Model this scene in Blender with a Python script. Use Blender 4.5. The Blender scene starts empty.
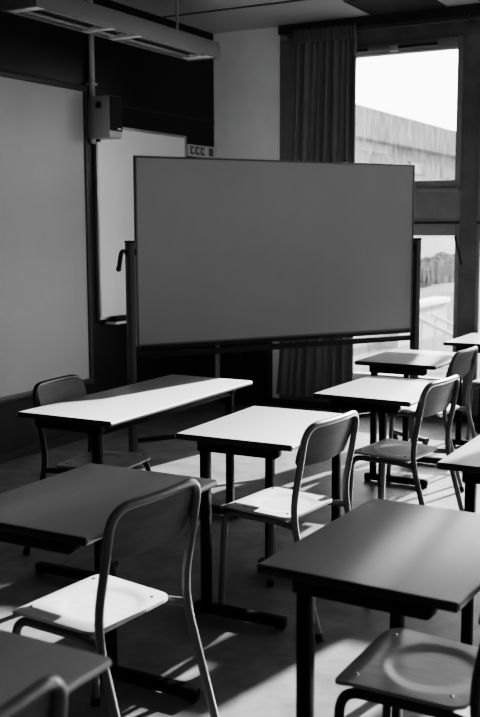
import bpy, bmesh, math, random
from mathutils import Vector, Matrix
random.seed(7)
scene = bpy.context.scene
COL = scene.collection
R = math.radians

# ------------------------------------------------------------------ materials
def mat(name, v, rough=0.5, spec=0.5, metal=0.0, var=0.0, scale=8.0, stretch=(1, 1, 1), bump=0.0, coat=0.0, coat_rough=0.1):
    m = bpy.data.materials.new(name); m.use_nodes = True
    nt = m.node_tree; b = nt.nodes['Principled BSDF']
    b.inputs['Base Color'].default_value = (v, v, v, 1)
    b.inputs['Roughness'].default_value = rough
    b.inputs['Specular IOR Level'].default_value = spec
    b.inputs['Metallic'].default_value = metal
    b.inputs['Coat Weight'].default_value = coat
    b.inputs['Coat Roughness'].default_value = coat_rough
    if var or bump:
        tc = nt.nodes.new('ShaderNodeTexCoord'); mp = nt.nodes.new('ShaderNodeMapping')
        mp.inputs['Scale'].default_value = stretch
        nz = nt.nodes.new('ShaderNodeTexNoise'); nz.inputs['Scale'].default_value = scale
        nz.inputs['Detail'].default_value = 6; nz.inputs['Roughness'].default_value = 0.65
        nt.links.new(tc.outputs['Object'], mp.inputs['Vector']); nt.links.new(mp.outputs['Vector'], nz.inputs['Vector'])
        if var:
            cr = nt.nodes.new('ShaderNodeValToRGB')
            lo, hi = v * (1 - var), min(1, v * (1 + var))
            cr.color_ramp.elements[0].position = 0.3; cr.color_ramp.elements[1].position = 0.7
            cr.color_ramp.elements[0].color = (lo, lo, lo, 1); cr.color_ramp.elements[1].color = (hi, hi, hi, 1)
            nt.links.new(nz.outputs['Fac'], cr.inputs['Fac']); nt.links.new(cr.outputs['Color'], b.inputs['Base Color'])
        if bump:
            bp = nt.nodes.new('ShaderNodeBump'); bp.inputs['Strength'].default_value = bump
            bp.inputs['Distance'].default_value = 0.01
            nt.links.new(nz.outputs['Fac'], bp.inputs['Height']); nt.links.new(bp.outputs['Normal'], b.inputs['Normal'])
    return m

def glass_mat(name, dirt, streak):
    """window glass: clear transmission, a little mirror and a film of dirt that scatters light"""
    m = bpy.data.materials.new(name); m.use_nodes = True
    nt = m.node_tree; nt.nodes.clear()
    out = nt.nodes.new('ShaderNodeOutputMaterial')
    tr = nt.nodes.new('ShaderNodeBsdfTransparent'); tr.inputs['Color'].default_value = (0.95, 0.95, 0.95, 1)
    gl = nt.nodes.new('ShaderNodeBsdfGlossy'); gl.inputs['Roughness'].default_value = 0.02
    tl = nt.nodes.new('ShaderNodeBsdfTranslucent'); tl.inputs['Color'].default_value = (0.9, 0.9, 0.9, 1)
    tc = nt.nodes.new('ShaderNodeTexCoord'); mp = nt.nodes.new('ShaderNodeMapping'); mp.inputs['Scale'].default_value = (1, 26, 3.0)
    nz = nt.nodes.new('ShaderNodeTexNoise'); nz.inputs['Scale'].default_value = 2.2; nz.inputs['Detail'].default_value = 8
    nz.inputs['Roughness'].default_value = 0.75
    mr = nt.nodes.new('ShaderNodeMapRange')
    mr.inputs['From Min'].default_value = 0.35; mr.inputs['From Max'].default_value = 0.7
    mr.inputs['To Min'].default_value = dirt; mr.inputs['To Max'].default_value = streak
    nt.links.new(tc.outputs['Object'], mp.inputs['Vector']); nt.links.new(mp.outputs['Vector'], nz.inputs['Vector'])
    nt.links.new(nz.outputs['Fac'], mr.inputs['Value'])
    m1 = nt.nodes.new('ShaderNodeMixShader'); nt.links.new(mr.outputs['Result'], m1.inputs['Fac'])
    nt.links.new(tr.outputs[0], m1.inputs[1]); nt.links.new(tl.outputs[0], m1.inputs[2])
    m2 = nt.nodes.new('ShaderNodeMixShader'); m2.inputs['Fac'].default_value = 0.04
    nt.links.new(m1.outputs[0], m2.inputs[1]); nt.links.new(gl.outputs[0], m2.inputs[2])
    nt.links.new(m2.outputs[0], out.inputs['Surface'])
    return m

M = dict(
    floor=mat('floor_lino', 0.18, 0.45, 0.5, var=0.35, scale=5, bump=0.03),
    ceiling=mat('ceiling_paint', 0.48, 0.9, 0.2),
    wall_light=mat('pale_wall_paint', 0.88, 0.8, 0.2, var=0.05, scale=3),
    wall_grey=mat('grey_window_wall', 0.19, 0.7, 0.3, var=0.2, scale=6),
    wall_room=mat('room_wall_paint', 0.22, 0.85, 0.2),
    black_panel=mat('black_wall_panel', 0.012, 0.30, 0.4, var=0.25, scale=4),
    seam=mat('panel_seam', 0.03, 0.4),
    baseboard=mat('dark_baseboard', 0.02, 0.5),
    wbframe=mat('dark_frame', 0.05, 0.45),
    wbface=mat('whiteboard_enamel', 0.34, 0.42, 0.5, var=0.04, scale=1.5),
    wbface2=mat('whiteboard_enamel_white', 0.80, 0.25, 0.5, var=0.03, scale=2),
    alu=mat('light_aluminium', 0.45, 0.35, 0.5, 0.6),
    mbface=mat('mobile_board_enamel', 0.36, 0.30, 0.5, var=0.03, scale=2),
    mbframe=mat('mobile_board_trim', 0.16, 0.35, 0.5, 0.3),
    mbpost=mat('stand_steel', 0.10, 0.4, 0.5),
    black=mat('black_plastic', 0.010, 0.4, 0.4),
    edge=mat('dark_edge_band', 0.03, 0.4, 0.4),
    desk=mat('desk_laminate', 0.48, 0.29, 0.55, var=0.04, scale=5, stretch=(1.2, 9, 4)),
    steel_dark=mat('dark_steel', 0.006, 0.5, 0.12),
    tube=mat('grey_painted_tube', 0.17, 0.28, 0.6),
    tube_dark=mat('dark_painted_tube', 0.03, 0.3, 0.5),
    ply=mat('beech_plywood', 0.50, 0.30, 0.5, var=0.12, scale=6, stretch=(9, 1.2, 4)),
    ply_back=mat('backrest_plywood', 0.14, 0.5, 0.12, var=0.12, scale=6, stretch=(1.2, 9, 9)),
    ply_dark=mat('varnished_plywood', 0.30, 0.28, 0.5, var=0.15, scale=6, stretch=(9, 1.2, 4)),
    clip=mat('white_clip_glint', 0.95, 0.3, 0.6),  # extra white, puts the glints of the lamp clips into the colour
    chrome=mat('rivet_steel', 0.7, 0.2, 0.5, 1.0),
    curtain=mat('dark_curtain_cloth', 0.22, 0.85, 0.2, var=0.06, scale=12),
    frame=mat('window_frame', 0.27, 0.45, 0.4, var=0.1, scale=8),
    frame_dark=mat('window_slot', 0.03, 0.5),
    lamp=mat('lamp_housing', 0.24, 0.5, 0.4),
    lamp_in=mat('lamp_reflector', 0.10, 0.3, 0.5, 0.3),
    tubelight=mat('unlit_tube', 0.35, 0.15, 0.6),
    pipe=mat('pipe_paint', 0.42, 0.5),
    speaker=mat('speaker_grey', 0.40, 0.5),
    grille=mat('speaker_grille', 0.015, 0.7, bump=0.4, scale=200),
    plate=mat('socket_plate', 0.55, 0.4),
    socket=mat('socket_insert', 0.16, 0.4),
    vent=mat('vent_dark', 0.10, 0.5),
    ground=mat('pale_paving', 0.13, 0.9, 0.0, var=0.15, scale=1.0),
    b_roof=mat('roof_cladding', 0.13, 0.9, 0.0, var=0.15, scale=2, stretch=(1, 1, 0.2)),
    b_wall=mat('pale_render', 0.34, 0.9, 0.0),
    b_glass=mat('facade_glass', 0.14, 0.5, 0.1),
    hedge=mat('hedge_leaf', 0.035, 0.9, 0.0, var=0.5, scale=6),
    white=mat('white_coping', 0.5, 0.9, 0.0),
    rail_white=mat('white_rail', 0.5, 0.8, 0.1),
    glass=glass_mat('dirty_glass', 0.002, 0.035),
    glass_clean=glass_mat('window_glass', 0.01, 0.03),
)

# ------------------------------------------------------------------ mesh helpers
class MB:
    def __init__(self): self.bm = bmesh.new()
    def box(self, x0, x1, y0, y1, z0, z1, bevel=0.0, seg=2, T=None):
        t = bmesh.new()
        bmesh.ops.create_cube(t, size=1.0)
        for v in t.verts:
            v.co = Vector(((x0 + x1) / 2 + v.co.x * (x1 - x0), (y0 + y1) / 2 + v.co.y * (y1 - y0), (z0 + z1) / 2 + v.co.z * (z1 - z0)))
        if bevel: bmesh.ops.bevel(t, geom=list(t.edges), offset=bevel, segments=seg, profile=0.5, affect='EDGES')
        if T: bmesh.ops.transform(t, matrix=T, verts=t.verts)
        self._merge(t); return self
    def _merge(self, t):
        me = bpy.data.meshes.new('tmp'); t.to_mesh(me); t.free(); self.bm.from_mesh(me); bpy.data.meshes.remove(me)
    def tube(self, pts, r, seg=12):
        pts = [Vector(p) for p in pts]; rings = []
        n = len(pts)
        tan = [(pts[min(i + 1, n - 1)] - pts[max(i - 1, 0)]).normalized() for i in range(n)]
        up = Vector((0, 0, 1)) if abs(tan[0].z) < 0.9 else Vector((0, 1, 0))
        nrm = (up - tan[0] * up.dot(tan[0])).normalized()
        for i in range(n):
            nrm = (nrm - tan[i] * nrm.dot(tan[i])).normalized(); bi = tan[i].cross(nrm)
            rings.append([self.bm.verts.new(pts[i] + r * (math.cos(a) * nrm + math.sin(a) * bi)) for a in [2 * math.pi * k / seg for k in range(seg)]])
        for a, b in zip(rings, rings[1:]):
            for k in range(seg): self.bm.faces.new((a[k], a[(k + 1) % seg], b[(k + 1) % seg], b[k]))
        self.bm.faces.new(rings[0][::-1]); self.bm.faces.new(rings[-1]); return self
    def cyl(self, p, q, r, seg=16): return self.tube([p, q], r, seg)
    def prism(self, outline, axis, a, b, bevel=0.0):
        """outline: list of 2-D points in the plane normal to axis, extruded from a to b"""
        t = bmesh.new()
        def P(u, v, w): return {'x': (w, u, v), 'y': (u, w, v), 'z': (u, v, w)}[axis]
        lo = [t.verts.new(P(u, v, a)) for u, v in outline]; hi = [t.verts.new(P(u, v, b)) for u, v in outline]
        t.faces.new(lo); t.faces.new(hi)
        for k in range(len(lo)):
            t.faces.new((lo[k], lo[(k + 1) % len(lo)], hi[(k + 1) % len(lo)], hi[k]))
        bmesh.ops.recalc_face_normals(t, faces=t.faces)
        if bevel: bmesh.ops.bevel(t, geom=list(t.edges), offset=bevel, segments=2, profile=0.5, affect='EDGES')
        self._merge(t); return self
    def ball(self, c, r, sx=1, sy=1, sz=1, seg=16):
        t = bmesh.new(); bmesh.ops.create_uvsphere(t, u_segments=seg, v_segments=seg // 2, radius=r)
        for v in t.verts: v.co = Vector((c[0] + v.co.x * sx, c[1] + v.co.y * sy, c[2] + v.co.z * sz))
        self._merge(t); return self
    def sheet(self, grid_top, grid_bot):
        """closed slab from two equal grids of points"""
        n, m = len(grid_top), len(grid_top[0])
        A = [[self.bm.verts.new(p) for p in row] for row in grid_top]; B = [[self.bm.verts.new(p) for p in row] for row in grid_bot]
        for i in range(n - 1):
            for j in range(m - 1):
                self.bm.faces.new((A[i][j], A[i][j + 1], A[i + 1][j + 1], A[i + 1][j]))
                self.bm.faces.new((B[i][j], B[i + 1][j], B[i + 1][j + 1], B[i][j + 1]))
        rim = [(0, j) for j in range(m)] + [(i, m - 1) for i in range(1, n)] + [(n - 1, j) for j in range(m - 2, -1, -1)] + [(i, 0) for i in range(n - 2, 0, -1)]
        for k in range(len(rim)):
            (i, j), (p, q) = rim[k], rim[(k + 1) % len(rim)]
            self.bm.faces.new((A[i][j], B[i][j], B[p][q], A[p][q]))
        bmesh.ops.recalc_face_normals(self.bm, faces=self.bm.faces); return self
    def build(self, name, m, parent=None, label=None, angle=35):
        me = bpy.data.meshes.new(name); self.bm.to_mesh(me); self.bm.free()
        me.materials.append(m); me.shade_smooth(); me.set_sharp_from_angle(angle=R(angle))
        o = bpy.data.objects.new(name, me); COL.objects.link(o)
        if parent: o.parent = parent
        if label: o['label'] = label
        return o

def fillet(pts, rads, n=7):
    """round the inner corners of a polyline"""
    pts = [Vector(p) for p in pts]; out = [pts[0]]
    for i in range(1, len(pts) - 1):
        r = rads[i - 1]; a = (pts[i - 1] - pts[i]); b = (pts[i + 1] - pts[i]); la, lb = a.length, b.length
        a.normalize(); b.normalize(); ang = a.angle(b)
        d = min(r / math.tan(ang / 2), la * 0.49, lb * 0.49) if ang < math.pi - 1e-3 else 0
        if d < 1e-5: out.append(pts[i]); continue
        p, q = pts[i] + a * d, pts[i] + b * d
        for k in range(n + 1):
            t = k / n; out.append((1 - t) ** 2 * p + 2 * t * (1 - t) * pts[i] + t * t * q)
    out.append(pts[-1]); return out

def tag(o, label, cat, group=None, kind=None):
    o['label'] = label; o['category'] = cat
    if group: o['group'] = group
    if kind: o['kind'] = kind
    return o
def empty(name, loc, rz=0.0):
    o = bpy.data.objects.new(name, None); COL.objects.link(o)
    o.location = loc; o.rotation_euler = (0, 0, R(rz)); o.empty_display_size = 0.1; return o
def structure(o): o['kind'] = 'structure'; return o
def copy_tree(o, parent=None):
    c = o.copy(); COL.objects.link(c)
    if parent: c.parent = parent
    for ch in list(o.children): copy_tree(ch, c)
    return c

# ------------------------------------------------------------------ room: x runs along the board wall, y towards it
XW, YW, ZC = 7.9, 4.65, 3.28
X0, Y0 = -2.6, -5.0
structure(MB().box(X0, XW + 0.25, Y0, YW + 0.1, -0.1, 0).build('floor', M['floor']))
structure(MB().box(X0, XW + 0.25, Y0, YW + 0.1, ZC, ZC + 0.1).build('ceiling', M['ceiling']))
w = structure(MB().box(X0, XW + 0.25, YW, YW + 0.15, 0, ZC).build('wall_left', M['black_panel']))
RW = [(1.3, 4.0), (4.2, 6.9)]  # unseen right wall windows, added to light the boards
m = MB(); m.box(X0, XW + 0.25, Y0 - 0.15, Y0, 0, 1.1); m.box(X0, XW + 0.25, Y0 - 0.15, Y0, 3.0, ZC)
ed = [X0] + [v for q in RW for v in q] + [XW + 0.25]
for k in range(0, len(ed), 2): m.box(ed[k], ed[k + 1], Y0 - 0.15, Y0, 1.1, 3.0)
structure(m.build('wall_right', M['wall_room']))
for k, (a, b) in enumerate(RW):
    wdw = structure(empty('window_%d' % (k + 7), ((a + b) / 2, Y0, 1.1))); h = (b - a) / 2
    m = MB(); m.box(-h, h, -0.1, 0, 0, 0.05); m.box(-h, h, -0.1, 0, 1.85, 1.9); m.box(-h, -h + .05, -0.1, 0, 0.05, 1.85); m.box(h - .05, h, -0.1, 0, 0.05, 1.85)
    m.build('frame', M['frame'], wdw)
    MB().box(-h + .05, h - .05, -0.06, -0.056, 0.05, 1.85).build('pane', M['glass_clean'], wdw)
BW = [(-3.6, -0.4)]  # unseen back wall window, added to light the corner wall and chair tubes
m = MB(); m.box(X0 - 0.15, X0, Y0, YW, 0, 1.1); m.box(X0 - 0.15, X0, Y0, YW, 3.0, ZC)
ed = [Y0] + [v for q in BW for v in q] + [YW]
for k in range(0, len(ed), 2): m.box(X0 - 0.15, X0, ed[k], ed[k + 1], 1.1, 3.0)
structure(m.build('wall_back', M['wall_room']))
for k, (a, b) in enumerate(BW):
    wdw = structure(empty('window_%d' % (k + 9), (X0, (a + b) / 2, 1.1))); h = (b - a) / 2
    m = MB(); m.box(-0.1, 0, -h, h, 0, 0.05); m.box(-0.1, 0, -h, h, 1.85, 1.9); m.box(-0.1, 0, -h, -h + .05, 0.05, 1.85); m.box(-0.1, 0, h - .05, h, 0.05, 1.85)
    m.build('frame', M['frame'], wdw)
    MB().box(-0.06, -0.056, -h + .05, h - .05, 0.05, 1.85).build('pane', M['glass_clean'], wdw)
# y from, y to, bottom and top of the upper pane above the sill
WIN = [(2.385, 3.72, 1.67, 2.69), (0.10, 2.24, 1.67, 2.69), (-0.60, 0.06, 1.67, 2.08), (-3.05, -1.40, 1.67, 2.69), (-4.90, -3.25, 1.67, 2.69)]  # all but the first unseen, invented for the light they let in
ZS, ZH = 0.28, 3.06
mb = MB(); edges = [Y0] + [v for wv in reversed(WIN) for v in wv[:2]] + [YW]
for k in range(0, len(edges), 2): mb.box(XW, XW + 0.25, edges[k], edges[k + 1], 0, ZC)
for a, b, _, _ in WIN:
    mb.box(XW, XW + 0.25, a, b, 0, ZS); mb.box(XW, XW + 0.25, a, b, ZH, ZC)
structure(mb.build('wall_front', M['wall_grey']))
# pale plaster corner bay between the black panels and the curtain
structure(MB().box(XW - 0.012, XW, 3.985, YW, 0.06, ZC).build('trim_1', M['wall_light']))
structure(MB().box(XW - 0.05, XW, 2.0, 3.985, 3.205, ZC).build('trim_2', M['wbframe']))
structure(MB().box(XW - 0.02, XW, 3.83, 3.985, 0.06, 3.205).build('dark_strip', M['curtain']))  # flat strip on the wall beside the curtain, in the curtain's dark colour
structure(MB().box(XW - 0.02, XW, -4.9, 4.65, 0, 0.06).build('baseboard_front', M['baseboard']))
structure(MB().box(X0, XW - 0.02, YW - 0.015, YW, 0, 0.07).build('baseboard_left', M['baseboard']))
structure(MB().box(X0, XW - 0.012, YW - 0.006, YW, 2.505, 2.525).build('trim_4', M['seam']))
structure(MB().box(7.05, 7.075, 2.0, YW, ZC - 0.006, ZC).build('trim_5', M['seam']))

# windows
for i, (a, b, u0, u1) in enumerate(WIN):
    wdw = structure(empty('window_%d' % (i + 1), (XW, (a + b) / 2, ZS)))
    L = lambda y: y - (a + b) / 2
    def ring(z0, z1, p0, p1, ys, x0, x1):
        m = MB(); y0, y1 = L(a), L(b)
        m.box(x0, x1, y0, y0 + ys, z0, z1, 0.004); m.box(x0, x1, y1 - ys, y1, z0, z1, 0.004)
        m.box(x0, x1, y0 + ys, y1 - ys, z0, p0, 0.004); m.box(x0, x1, y0 + ys, y1 - ys, p1, z1, 0.004)
        return m
    fu = ring(u0 - 0.06, 2.78, u0, u1, 0.045, -0.012, 0.07).build('frame', M['frame'], wdw)
    fl = ring(0.0, 1.33, 0.06, 1.23, 0.03, -0.012, 0.07).build('frame', M['frame'], wdw)
    MB().box(0.0, 0.07, L(a), L(b), 1.33, u0 - 0.095).build('spandrel_panel', M['frame'], wdw)
    MB().box(-0.035, 0.06, L(a), L(b), u0 - 0.095, u0 - 0.06, 0.004).build('ledge', M['frame'], wdw)
    MB().box(-0.02, 0.0, L(a), L(b), 1.325, 1.34).build('bead', M['frame_dark'], wdw)
    g = M['glass'] if i == 0 else M['glass_clean']
    MB().box(0.025, 0.029, L(a) + 0.045, L(b) - 0.045, u0, u1).build('pane', g, wdw)
    MB().box(0.025, 0.029, L(a) + 0.03, L(b) - 0.03, 0.06, 1.23).build('pane', g, wdw)
    if i == 1:
        for q0, q1, q2 in ((0.57, 0.80, 2.04), (0.80, 0.95, 1.88), (0.95, 1.50, 1.71), (1.50, 2.10, 1.85)):
            MB().box(0.032, 0.036, L(q0), L(q1), 1.67, q2).build('sun_block_strip', M['wbframe'], wdw)  # opaque strips added in the unseen window to block sun on the floor
    if i > 1: continue
    v = MB().box(-0.03, -0.012, L(a) + 0.2, L(b) - 0.2, 2.715, 2.755, 0.004).build('trickle_vent', M['frame'], wdw)
    for q in (0.28, 0.72):
        yc = L(a) + (b - a) * q
        MB().box(-0.033, -0.029, yc - 0.17, yc + 0.17, 2.725, 2.745).build('slot', M['frame_dark'], v)
    MB().box(-0.06, -0.012, L(a) + 0.53, L(a) + 0.60, 2.70, 2.75, 0.006).build('latch', M['speaker'], wdw)
    h = MB(); h.tube(fillet([(-0.012, L(a) + 0.02, 1.22), (-0.05, L(a) + 0.02, 1.22), (-0.05, L(a) - 0.04, 1.0)], [0.015]), 0.008)
    if i == 0: h.build('handle', M['frame_dark'], wdw)

# ceiling vent grid
cv = tag(empty('ceiling_vent', (7.55, 2.83, ZC)), 'dark slatted vent grid set in the ceiling by the window', 'vent')
m = MB(); m.box(-0.30, 0.30, 0.28, 0.30, -0.008, 0); m.box(-0.30, 0.30, -0.32, -0.30, -0.008, 0); m.box(-0.30, -0.28, -0.30, 0.28, -0.008, 0); m.box(0.28, 0.30, -0.30, 0.28, -0.008, 0)
m.build('frame', M['wbframe'], cv)
m = MB(); m.box(-0.28, 0.28, -0.30, 0.28, -0.003, 0)
for k in range(18): m.box(-0.28, 0.28, -0.285 + k * 0.031, -0.278 + k * 0.031, -0.010, -0.002)
m.build('grille', M['vent'], cv)

# curtain rail and curtain
cr = tag(empty('curtain_rail', (7.80, 3.0, 3.165)), 'thin dark curtain rail above the window', 'curtain rail')
MB().cyl((0, 0.87, 0), (0, -1.1, 0), 0.013).build('rod', M['mbpost'], cr)
MB().cyl((0, 0.93, 0), (0, 0.87, 0), 0.022).build('end_cap', M['lamp'], cr)
for y in (0.84, -0.68): MB().box(-0.012, 0.10, y - 0.012, y + 0.012, -0.02, 0.03, 0.003).build('bracket', M['mbpost'], cr)
ct = tag(empty('curtain', (7.80, 3.545, 0.0)), 'dark pleated curtain hanging from the rail beside the window', 'curtain')
N, V = 240, 26; top = []; bot = []
for j in range(V):
    t = j / (V - 1); z = 0.12 + t * 3.01; rowa = []; rowb = []
    w0 = 0.28 + 0.085 * (1 - t) ** 1.5; amp = 0.014 + 0.014 * (1 - t)
    for k in range(N):
        u = k / (N - 1); y = -0.315 + (1 - u) * (2 * w0)
        x = -0.0 + amp * math.sin(u * 2 * math.pi * 9 + 0.7 * math.sin(5 * u + t * 1.2)) + 0.012 * math.sin(u * 40 + 3 * t)
        rowa.append((x - 0.03, y, z)); rowb.append((x - 0.026, y, z))
    top.append(rowa); bot.append(rowb)
MB().sheet(top, bot).build('cloth', M['curtain'], ct, angle=80)
m = MB(); rows = []; rows2 = []
for z in (3.095, 3.12, 3.165, 3.20):
    rows.append([(-0.055 + 0.016 * math.sin(u / 199 * 2 * math.pi * 18), -0.315 + (1 - u / 199) * 0.565, z + 0.006 * math.sin(u * .9)) for u in range(200)])
    rows2.append([(p[0] + 0.005, p[1], p[2]) for p in rows[-1]])
m.sheet(rows, rows2).build('heading_tape', M['curtain'], ct, angle=80)

# ------------------------------------------------------------------ wall whiteboards
wb = tag(empty('whiteboard', (4.1, YW, 0.41)), 'very large grey whiteboard in a dark frame on the black wall', 'whiteboard')
m = MB(); W2 = 1.92; H = 2.20; f = 0.045
m.box(-W2, W2, -0.035, 0, 0, f, 0.006); m.box(-W2, W2, -0.035, 0, H - f, H, 0.006); m.box(-W2, -W2 + f, -0.035, 0, f, H - f, 0.006); m.box(W2 - f, W2, -0.035, 0, f, H - f, 0.006)
m.build('frame', M['wbframe'], wb)
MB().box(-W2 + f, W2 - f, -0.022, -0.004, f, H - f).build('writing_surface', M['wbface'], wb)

w2 = tag(empty('whiteboard', (6.75, YW, 0.88)), 'narrow bright whiteboard on the wall behind the wall speaker', 'whiteboard')
m = MB(); a, H = 0.635, 1.475; f = 0.022
m.box(-a, a, -0.03, 0, 0, f, 0.004); m.box(-a, a, -0.03, 0, H - f, H, 0.004); m.box(-a, -a + f, -0.03, 0, f, H - f, 0.004); m.box(a - f, a, -0.03, 0, f, H - f, 0.004)
m.build('frame', M['alu'], w2)
MB().box(-a + f, a - f, -0.02, -0.004, f, H - f).build('writing_surface', M['wbface2'], w2)
MB().box(-0.55, 0.45, -0.12, -0.01, -0.035, -0.015, 0.005).build('pen_tray', M['plate'], w2)
er = tag(empty('board_eraser', (6.29, YW - 0.072, 0.8655)), 'black felt board eraser lying on the narrow whiteboard tray', 'eraser')
MB().box(-0.08, 0.08, -0.03, 0.03, 0, 0.02, 0.003).build('felt_pad', M['grille'], er)
MB().box(-0.08, 0.08, -0.03, 0.03, 0.02, 0.04, 0.006).build('grip', M['black'], er)

# socket strip on the end of the wall
sp = tag(empty('socket_strip', (7.62, YW, 2.19)), 'white wall strip with power sockets above the wheeled board', 'socket')
MB().box(-0.22, 0.25, -0.035, 0, 0, 0.10, 0.006).build('plate', M['plate'], sp)
for k in range(3):
    x = -0.16 + k * 0.085
    s = MB().box(x - 0.03, x + 0.03, -0.042, -0.03, 0.015, 0.085, 0.004).build('socket', M['socket'], sp)
    MB().cyl((x, -0.0445, 0.05), (x, -0.041, 0.05), 0.018).build('socket_well', M['plate'], s)
s = MB().box(0.12, 0.19, -0.042, -0.03, 0.015, 0.085, 0.004).build('switch', M['socket'], sp)

# conduit and speaker
pp = tag(empty('conduit_pipe', (6.075, YW - 0.03, 0)), 'pale vertical conduit pipe running down to the wall speaker', 'pipe')
MB().cyl((0, 0, 2.2), (0, 0, ZC), 0.023).build('pipe', M['pipe'], pp)
for z in (2.62, 3.1): MB().box(-0.035, 0.035, -0.026, 0.03, z, z + 0.02, 0.003).build('clip', M['pipe'], pp)
sk = tag(empty('wall_speaker', (6.10, 4.53, 2.235)), 'small grey box loudspeaker with dark front, high on the wall', 'speaker')
MB().box(-0.07, 0.085, -0.095, 0.105, 0, 0.30, 0.006).build('cabinet', M['speaker'], sk)
MB().box(-0.065, 0.08, -0.103, -0.094, 0.05, 0.295, 0.003).build('grille', M['grille'], sk)
MB().cyl((-0.076, 0.0, 0.235), (-0.068, 0.0, 0.235), 0.025, 24).build('port', M['black'], sk)
MB().box(0.02, 0.06, -0.106, -0.102, 0.06, 0.072).build('badge', M['plate'], sk)
MB().box(-0.02, 0.03, 0.06, 0.12, -0.02, 0.0, 0.003).build('bracket', M['black'], sk)

# hanging lamp
lp = tag(empty('hanging_lamp', (5.67, 4.04, 2.845)), 'long unlit fluorescent lamp hanging over the whiteboards', 'lamp')
l = 1.03
m = MB(); m.box(-l, l, -0.135, -0.120, 0, 0.115, 0.003); m.box(-l, l, 0.120, 0.135, 0, 0.115, 0.003); m.box(-l, l, -0.12, 0.12, 0.10, 0.115)
m.build('housing', M['lamp'], lp)
for s in (-1, 1): MB().box(s * l - 0.012, s * l + 0.012, -0.137, 0.137, -0.002, 0.117, 0.004).build('end_cap', M['lamp'], lp)
m = MB(); m.box(-l + .012, l - .012, -0.12, 0.12, 0.03, 0.036)
m.build('reflector', M['lamp_in'], lp)
for x in (-l + 0.06, l - 0.06): MB().box(x - 0.045, x + 0.045, -0.119, 0.119, 0.004, 0.03, 0.004).build('lamp_socket', M['clip'], lp)
for x in (-0.28, 0.02): MB().box(x - 0.025, x + 0.025, -0.119, 0.119, -0.004, 0.03, 0.004).build('clip', M['clip'], lp)  # clips made white to paint in the glints on the lamp's underside
for y in (-0.07, 0.07): MB().cyl((-l + .1, y, 0.017), (l - .1, y, 0.017), 0.012).build('fluorescent_tube', M['tubelight'], lp)
for x in (-0.46, 0.67): MB().cyl((x, 0, 0.11), (x, 0, ZC - 2.845), 0.010).build('suspension_rod', M['pipe'], lp)

# black cupboard in the corner
cb = tag(empty('low_cupboard', (7.80, 4.28, 0)), 'shallow black cupboard standing in the corner behind the wheeled board', 'cupboard')
MB().box(-0.06, 0.075, -0.23, 0.23, 0.0, 0.95, 0.004).build('carcass', M['black'], cb)
for s in (-1, 1):
    d = MB().box(-0.075, -0.06, s * 0.115 - 0.11, s * 0.115 + 0.11, 0.05, 0.93, 0.004).build('door', M['black'], cb)
    MB().box(-0.095, -0.075, s * 0.03 - 0.006, s * 0.03 + 0.006, 0.48, 0.58, 0.003).build('handle', M['mbpost'], d)

# ------------------------------------------------------------------ wheeled board
bd = tag(empty('wheeled_whiteboard', (5.842, 2.920, 0), -32.6), 'wide grey whiteboard on a dark wheeled stand in mid room', 'whiteboard')
W, zb, zt = 1.04, 0.864, 2.006
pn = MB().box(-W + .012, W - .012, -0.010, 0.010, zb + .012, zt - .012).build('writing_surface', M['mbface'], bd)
MB().box(-W + .012, W - .012, 0.010, 0.0125, zb + .012, zt - .012).build('rear_surface', M['wbface2'], bd)  # unseen rear face, added in white to bounce sun onto the corner wall
m = MB()
for a in ((-W, W, zb, zb + .014), (-W, W, zt - .012, zt), (-W, -W + .012, zb + .012, zt - .012), (W - .012, W, zb + .012, zt - .012)):
    m.box(a[0], a[1], -0.014, 0.014, a[2], a[3], 0.003)
m.build('frame', M['mbframe'], bd)
MB().box(-W + .02, W - .02, -0.02, 0.03, zb - 0.022, zb, 0.004).build('pen_tray', M['black'], bd)
for s in (-1, 1):
    p = MB().box(s * 1.075 - .02, s * 1.075 + .02, -0.03, 0.03, 0.09, 1.49, 0.004).build('post', M['mbpost'], bd)
    MB().box(s * 1.075 - .022, s * 1.075 + .022, -0.032, 0.032, 1.49, 1.505, 0.004).build('post_cap', M['black'], p)
    MB().cyl((s * 1.04, 0, 1.437), (s * 1.10, 0, 1.437), 0.02).build('pivot', M['black'], p)
    ft = MB().box(s * 1.075 - .022, s * 1.075 + .022, -0.16, 0.24, 0.075, 0.105, 0.005).build('foot_beam', M['mbpost'], bd)
    for y in (-0.14, 0.21):
        c = MB().cyl((s * 1.075 - .012, y, 0.027), (s * 1.075 + .012, y, 0.027), 0.027, 20)
        c.box(s * 1.075 - .016, s * 1.075 + .016, y - .014, y + .014, 0.045, 0.077, 0.003)
        c.build('caster', M['black'], ft)
m = MB(); m.tube(fillet([(-1.09, 0, 1.437), (-1.14, -0.03, 1.447), (-1.168, -0.05, 1.335)], [0.03]), 0.013); m.ball((-1.168, -0.05, 1.34), 0.016)
m.build('clamp_lever', M['black'], bd)
MB().box(-1.07, 1.07, -0.018, 0.018, 0.79, 0.826, 0.004).build('crossbar', M['black'], bd)
MB().box(-1.07, 1.07, -0.012, 0.012, 0.27, 0.30, 0.004).build('crossbar', M['black'], bd)

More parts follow.
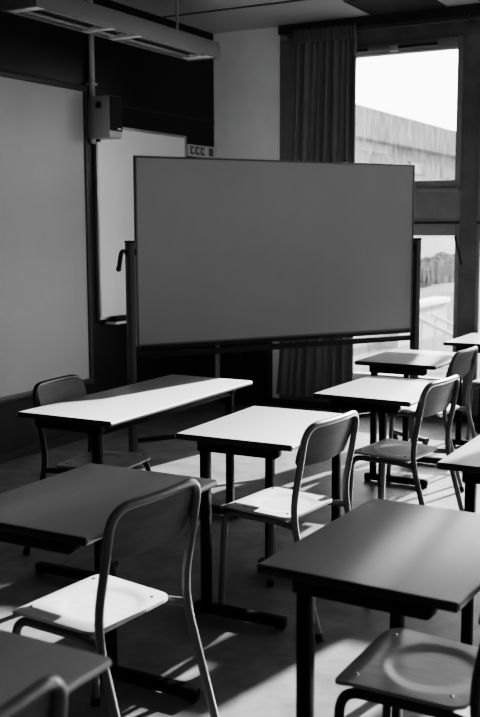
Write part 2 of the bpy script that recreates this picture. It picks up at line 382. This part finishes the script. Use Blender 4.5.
# ------------------------------------------------------------------ desks
def desk_top(Ln, Dp):
    h = Dp / 2; t = 0.024; z = 0.76
    prof = [(-h + 0.010, z), (-h + 0.003, z - 0.004), (-h, z - 0.011), (-h + 0.003, z - 0.019), (-h + 0.010, z - t),
            (h - 0.010, z - t), (h - 0.003, z - 0.019), (h, z - 0.011), (h - 0.003, z - 0.004), (h - 0.010, z)]
    return MB().prism(prof, 'x', -Ln / 2, Ln / 2)
def make_desk(Ln, name='school_desk', trim=0.05):
    t = empty(name, (0, 0, 0))
    tp = desk_top(Ln, 0.525).build('tabletop', M['desk'], t)
    for s in (-1, 1): MB().box(s * (Ln / 2 + .001) - .002, s * (Ln / 2 + .001) + .002, -0.255, 0.255, 0.7365, 0.7585, 0.0015).build('edge_band', M['edge'], t)
    for s in (-1, 1):
        x = s * (Ln / 2 - trim)
        MB().box(x - .019, x + .019, 0.130, 0.165, 0.045, 0.70, 0.004).build('leg', M['steel_dark'], t)
        MB().prism([(-0.185, 0.737), (0.175, 0.737), (0.175, 0.690), (-0.172, 0.690), (-0.182, 0.696), (-0.185, 0.706)], 'x', x - .020, x + .020, 0.003).build('support_bar', M['steel_dark'], t)
        f = MB().box(x - .021, x + .021, -0.21, 0.20, 0.010, 0.048, 0.005).build('foot', M['steel_dark'], t)
        for y in (-0.19, 0.18): MB().box(x - .0195, x + .0195, y - .018, y + .018, 0.0, 0.014, 0.003).build('glide', M['black'], f)
    MB().box(-Ln / 2 + trim, Ln / 2 - trim, 0.13, 0.165, 0.68, 0.735, 0.003).build('rail', M['steel_dark'], t)
    return t
GD = 'single school desks in rows'
proto = make_desk(0.7)
DESKS = [
    (3.694, 1.909, 1.6, 'sunlit school desk right beside the long teacher desk, chair tucked in at front'),
    (2.414, 1.885, 0.7, 'shaded school desk with the brightly sunlit chair seat before it'),
    (2.445, 0.855, -2.1, 'large near school desk in shade with the dark dished chair under it'),
    (4.825, 1.813, -1.6, 'brightest white school desk, just before the half shaded desk under the wheeled board end'),
    (6.059, 2.107, 0.3, 'far school desk under the wheeled board end, dark with a bright far side'),
    (3.702, 0.815, 0.0, 'school desk cut by the picture edge beyond the large near shaded desk'),
    (7.297, 1.935, 0.0, 'farthest school desk against the window wall, only its corner in view'),
    (1.138, 1.376, 0.0, 'dark school desk in the near bottom corner with only its far corner in view'),
]
for i, (x, y, a, lab) in enumerate(DESKS):
    o = proto if i == 0 else copy_tree(proto)
    o.location = (x, y, 0); o.rotation_euler = (0, 0, R(a)); tag(o, lab, 'desk', GD)
td = make_desk(1.3, 'teacher_desk'); td.location = (4.054, 2.796, 0); td.rotation_euler = (0, 0, R(180.7))
tag(td, 'long teacher desk split by a diagonal shadow, before the large wall whiteboard', 'desk')

# ------------------------------------------------------------------ chairs (local +y is where the sitter looks)
def seat_mesh():
    hy, r = 0.170, 0.045
    ts = [0, .004, .012, .025, .045] + [0.045 + (2 * hy - .09) * k / 22 for k in range(1, 22)] + [2 * hy - .045, 2 * hy - .025, 2 * hy - .012, 2 * hy - .004, 2 * hy]
    A, B = [], []; NX = 28
    for t in ts:
        y = -hy + t + 0.005; hw = 0.180 + 0.016 * t / (2 * hy); d = min(t, 2 * hy - t)
        if d < r: hw -= r - math.sqrt(max(0, r * r - (r - d) ** 2))
        ra, rb = [], []
        for k in range(NX + 1):
            x = -hw + 2 * hw * k / NX
            z = 0.458 + 0.010 * (y / hy) * 0.5
            fr = max(0, (y - 0.115) / 0.06); z -= 0.016 * fr * fr          # rolled front edge
            q = math.hypot(x / 0.125, (y + 0.03) / 0.115)                    # round dish
            s = min(1, max(0, (1.15 - q) / 0.32)); s = s * s * (3 - 2 * s); z -= 0.0055 * s
            ra.append((x, y, z)); rb.append((x, y, z - 0.010))
        A.append(ra); B.append(rb)
    return MB().sheet(A, B)
ZB0, ZB1 = 0.67, 0.828
def back_y(z): return -0.196 - 0.052 * (z - 0.50) / 0.32
def back_mesh():
    A, B = [], []; hz = (ZB1 - ZB0) / 2; r = 0.055
    ts = [0, .003, .009, .018, .034, .055] + [.055 + (2 * hz - .11) * k / 6 for k in range(1, 6)] + [2 * hz - .055, 2 * hz - .034, 2 * hz - .018, 2 * hz - .009, 2 * hz - .003, 2 * hz]
    for t in ts:
        z = ZB0 + t; hw = 0.200; d = min(t, 2 * hz - t)
        rr = r if t > hz else 0.03
        if d < rr: hw -= rr - math.sqrt(max(0, rr * rr - (rr - d) ** 2))
        ra, rb = [], []
        for k in range(25):
            x = -hw + 2 * hw * k / 24
            y = back_y(z) - 0.13 * (z - 0.755) + 0.013 - 0.018 * (1 - (x / 0.21) ** 2)
            zz = z - (0.012 * (1 - (x / 0.21) ** 2) if t < hz else 0) * (1 - t / hz if t < hz else 0)
            ra.append((x, y, zz)); rb.append((x, y + 0.010, zz))
        A.append(ra); B.append(rb)
    return MB().sheet(A, B)
def make_chair(tube, ply):
    t = empty('school_chair', (0, 0, 0)); r = 0.0135; hx = 0.203
    st = seat_mesh().build('seat', ply, t, angle=50)
    m4 = [(-0.14, 0.125), (0.14, 0.125), (-0.13, -0.12), (0.13, -0.12)]
    for x, y in m4: MB().ball((x, y, 0.4575 + 0.01 * y / .37), 0.0065, sz=0.45, seg=12).build('rivet', M['chrome'], st)
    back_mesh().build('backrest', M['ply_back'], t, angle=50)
    path = [(-hx - .006, -0.320, 0.0), (-hx, -0.186, 0.475), (-hx, back_y(0.68), 0.68), (-hx, back_y(0.832), 0.832),
            (hx, back_y(0.832), 0.832), (hx, back_y(0.68), 0.68), (hx, -0.186, 0.475), (hx + .006, -0.320, 0.0)]
    P = fillet(path, [0.5, 0.3, 0.075, 0.075, 0.3, 0.5], 9)
    # the top tube bows back a little with the plywood
    P = [Vector((p.x, p.y - 0.018 * (1 - min(1, abs(p.x) / hx) ** 2) * (1 if p.z > 0.7 else 0), p.z)) for p in P]
    cut = 0.44; i0 = next(i for i, p in enumerate(P) if p.z > cut); i1 = len(P) - 1 - next(i for i, p in enumerate(reversed(P)) if p.z > cut)
    # extra points along the straight top
    top = []
    for a, b in zip(P[i0 - 1:i1 + 1], P[i0:i1 + 2]):
        top.append(a)
        if abs(b.x - a.x) > 0.1:
            for k in range(1, 10):
                x = a.x + (b.x - a.x) * k / 10; top.append(Vector((x, back_y(.832) - 0.018 * (1 - (x / hx) ** 2), a.z)))
    top.append(P[i1 + 1])
    MB().tube(top, r).build('back_frame', tube, t)
    for leg in (P[:i0], P[i1 + 1:][::-1]):
        lo = MB().tube(leg, r).build('leg', tube, t)
        p = leg[0]; MB().cyl((p.x, p.y + .001, 0), (p.x, p.y + .008, 0.03), 0.0165).build('rubber_foot', M['black'], lo)
    m = MB()
    for s in (-1, 1):
        F = fillet([(s * hx, -0.198, 0.430), (s * 0.176, -0.10, 0.430), (s * 0.176, 0.152, 0.430), (s * 0.186, 0.170, 0.0)], [0.1, 0.06], 9)
        k = 11
        m.tube(F[:k], r)
        lo = MB().tube(F[k - 1:], r).build('leg', tube, t)
        MB().cyl((s * 0.186, 0.170, 0), (s * 0.1855, 0.1688, 0.03), 0.0165).build('rubber_foot', M['black'], lo)
    m.tube([(-.18, -0.125, 0.430), (.18, -0.125, 0.430)], 0.010); m.tube([(-.177, 0.095, 0.430), (.177, 0.095, 0.430)], 0.009)
    m.build('seat_frame', tube, t)
    return t
GC = 'school chairs at the desks'
ch = make_chair(M['tube'], M['ply'])
CH = [
    (3.605, 1.82, -6.0, 'grey tube chair with a sunlit seat at the sunlit desk beside the teacher desk'),
    (2.335, 1.81, -4.0, 'near grey tube chair with the brightest sunlit seat, at the shaded desk'),
    (4.765, 1.745, -6.0, 'grey tube chair with shaded seat at the brightest white desk'),
    (5.995, 1.995, -3.0, 'far grey tube chair with a white sunlit seat, behind the shaded seat chair'),
    (7.31, 1.88, 0.0, 'farthest chair, a sliver of seat beside the window wall'),
    (1.075, 1.31, 0.0, 'chair at the dark corner desk, only its backrest top corner in view'),
]
for i, (x, y, a, lab) in enumerate(CH):
    o = ch if i == 0 else copy_tree(ch)
    o.location = (x, y, 0); o.rotation_euler = (0, 0, R(a)); tag(o, lab, 'chair', GC)
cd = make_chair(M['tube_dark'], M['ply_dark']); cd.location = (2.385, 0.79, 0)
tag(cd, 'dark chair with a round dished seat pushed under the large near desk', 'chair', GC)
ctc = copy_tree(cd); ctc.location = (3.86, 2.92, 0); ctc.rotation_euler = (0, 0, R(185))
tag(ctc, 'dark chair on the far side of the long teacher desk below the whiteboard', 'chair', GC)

# ------------------------------------------------------------------ outside
gr = MB().box(8.3, 120, -60, 80, -0.12, -0.02).build('ground', M['ground']); structure(gr)
b = tag(empty('building', (36, 10.0, 0)), 'low pale building with a dark roof seen through the dirty window', 'building')
MB().box(-22, 30, 0, 12, 0, 3.75).build('wall', M['b_wall'], b)
MB().box(-22.3, 30.3, -0.5, 12.4, 3.75, 4.5).build('roof', M['b_roof'], b)
MB().box(-22, -9.5, -0.05, 0.02, 3.52, 3.75).build('fascia', M['white'], b)
for k in range(15):
    x = -20 + k * 3
    f = MB().box(x, x + 1.5, -0.04, 0.02, 3.1, 3.45).build('window', M['b_glass'], b)
    if k % 3 == 1: MB().box(x + 0.1, x + 0.9, -0.06, -0.04, 3.12, 3.42).build('blind', M['white'], f)
hd = MB()
hd.box(21, 51, 8.75, 9.3, 0, 0.6, 0.05)
for k in range(420):
    x = 21 + random.random() * 30; hd.ball((x, 8.72 + random.random() * 0.5, 0.12 + random.random() * 0.5), 0.16 + random.random() * 0.12, seg=8)
tag(hd.build('hedge', M['hedge']), 'dark clipped hedge along the foot of the building outside', 'hedge')
lw = tag(empty('low_wall', (13.2, 4.6, 0)), 'low white garden wall outside the lower window pane', 'wall')
MB().box(-0.6, 1.5, 0, 0.2, -0.02, 0.45).build('body', M['b_wall'], lw)
MB().box(-0.65, 1.55, -0.04, 0.24, 0.45, 0.52, 0.01).build('coping', M['white'], lw)
for q, lab in enumerate(('upper white handrail outside beyond the lower window pane', 'lower white handrail outside beyond the lower window pane')):
    hr = tag(empty('handrail', (11.2 + 0.5 * q, 3.3, 0)), lab, 'handrail', 'white ramp handrails outside')
    m = MB(); m.tube(fillet([(0.0, 0.55, 0.52), (0, -0.2, 0.20), (0, -1.2, 0.1)], [0.1]), 0.025); m.build('rail', M['rail_white'], hr)
    for yy, zz in ((0.5, 0.5), (-0.15, 0.2)): MB().cyl((0, yy, -0.02), (0, yy, zz), 0.015).build('baluster', M['rail_white'], hr)

# ------------------------------------------------------------------ light
wd = bpy.data.worlds.new('world'); scene.world = wd; wd.use_nodes = True
nt = wd.node_tree; bg = nt.nodes['Background']; bg.inputs['Color'].default_value = (1, 1, 1, 1)
AZ, TE = R(-11.0), 0.426
sd = Vector((math.cos(AZ), math.sin(AZ), TE)).normalized()
# hazy white sky, brighter around the sun
tc = nt.nodes.new('ShaderNodeTexCoord'); dp = nt.nodes.new('ShaderNodeVectorMath'); dp.operation = 'DOT_PRODUCT'
dp.inputs[1].default_value = sd; nt.links.new(tc.outputs['Generated'], dp.inputs[0])
mx = nt.nodes.new('ShaderNodeMath'); mx.operation = 'MAXIMUM'; mx.inputs[1].default_value = 0; nt.links.new(dp.outputs['Value'], mx.inputs[0])
pw = nt.nodes.new('ShaderNodeMath'); pw.operation = 'POWER'; pw.inputs[1].default_value = 4; nt.links.new(mx.outputs[0], pw.inputs[0])
ma = nt.nodes.new('ShaderNodeMath'); ma.operation = 'MULTIPLY_ADD'; ma.inputs[1].default_value = 8.0; ma.inputs[2].default_value = 1.1
nt.links.new(pw.outputs[0], ma.inputs[0]); nt.links.new(ma.outputs[0], bg.inputs['Strength'])
sl = bpy.data.lights.new('sun', 'SUN'); sl.energy = 21; sl.angle = R(0.6)
so = bpy.data.objects.new('sun', sl); COL.objects.link(so); so.location = (20, -5, 8)
so.rotation_euler = sd.to_track_quat('Z', 'Y').to_euler()
for a, b, _, _ in WIN:
    al = bpy.data.lights.new('window_portal', 'AREA'); al.shape = 'RECTANGLE'; al.size = 2.8; al.size_y = b - a
    al.cycles.is_portal = True
    ao = bpy.data.objects.new('window_portal', al); COL.objects.link(ao); ao.location = (XW + 0.1, (a + b) / 2, (ZS + ZH) / 2)
    ao.rotation_euler = (0, R(90), 0)

for a, b in RW:
    al = bpy.data.lights.new('window_portal', 'AREA'); al.shape = 'RECTANGLE'; al.size = b - a; al.size_y = 1.9
    al.cycles.is_portal = True
    ao = bpy.data.objects.new('window_portal', al); COL.objects.link(ao); ao.location = ((a + b) / 2, Y0 - 0.08, 2.05)
    ao.rotation_euler = (R(90), 0, 0)

for a, b in BW:
    al = bpy.data.lights.new('window_portal', 'AREA'); al.shape = 'RECTANGLE'; al.size = 1.9; al.size_y = b - a
    al.cycles.is_portal = True
    ao = bpy.data.objects.new('window_portal', al); COL.objects.link(ao); ao.location = (X0 - 0.08, (a + b) / 2, 2.05)
    ao.rotation_euler = (0, R(-90), 0)

# ------------------------------------------------------------------ camera
cam = bpy.data.cameras.new('camera'); co = bpy.data.objects.new('camera', cam); COL.objects.link(co)
cam.sensor_fit = 'HORIZONTAL'; cam.sensor_width = 24.0; cam.lens = 24.0 * 1000 / 480
yaw, pit, rol = R(29.1), R(7.5), R(-0.2)
fw = Vector((math.cos(yaw) * math.cos(pit), math.sin(yaw) * math.cos(pit), -math.sin(pit)))
rt = Vector((math.sin(yaw), -math.cos(yaw), 0)); up = rt.cross(fw)
r2 = rt * math.cos(rol) + up * math.sin(rol); u2 = -rt * math.sin(rol) + up * math.cos(rol)
co.matrix_world = Matrix(((r2.x, u2.x, -fw.x, 0), (r2.y, u2.y, -fw.y, 0), (r2.z, u2.z, -fw.z, 1.585), (0, 0, 0, 1)))
cam.clip_start = 0.05; cam.clip_end = 300
cam.dof.use_dof = True; cam.dof.focus_distance = 4.6; cam.dof.aperture_fstop = 4.0
scene.camera = co
scene.view_settings.view_transform = 'Filmic'
scene.view_settings.look = 'Very High Contrast'
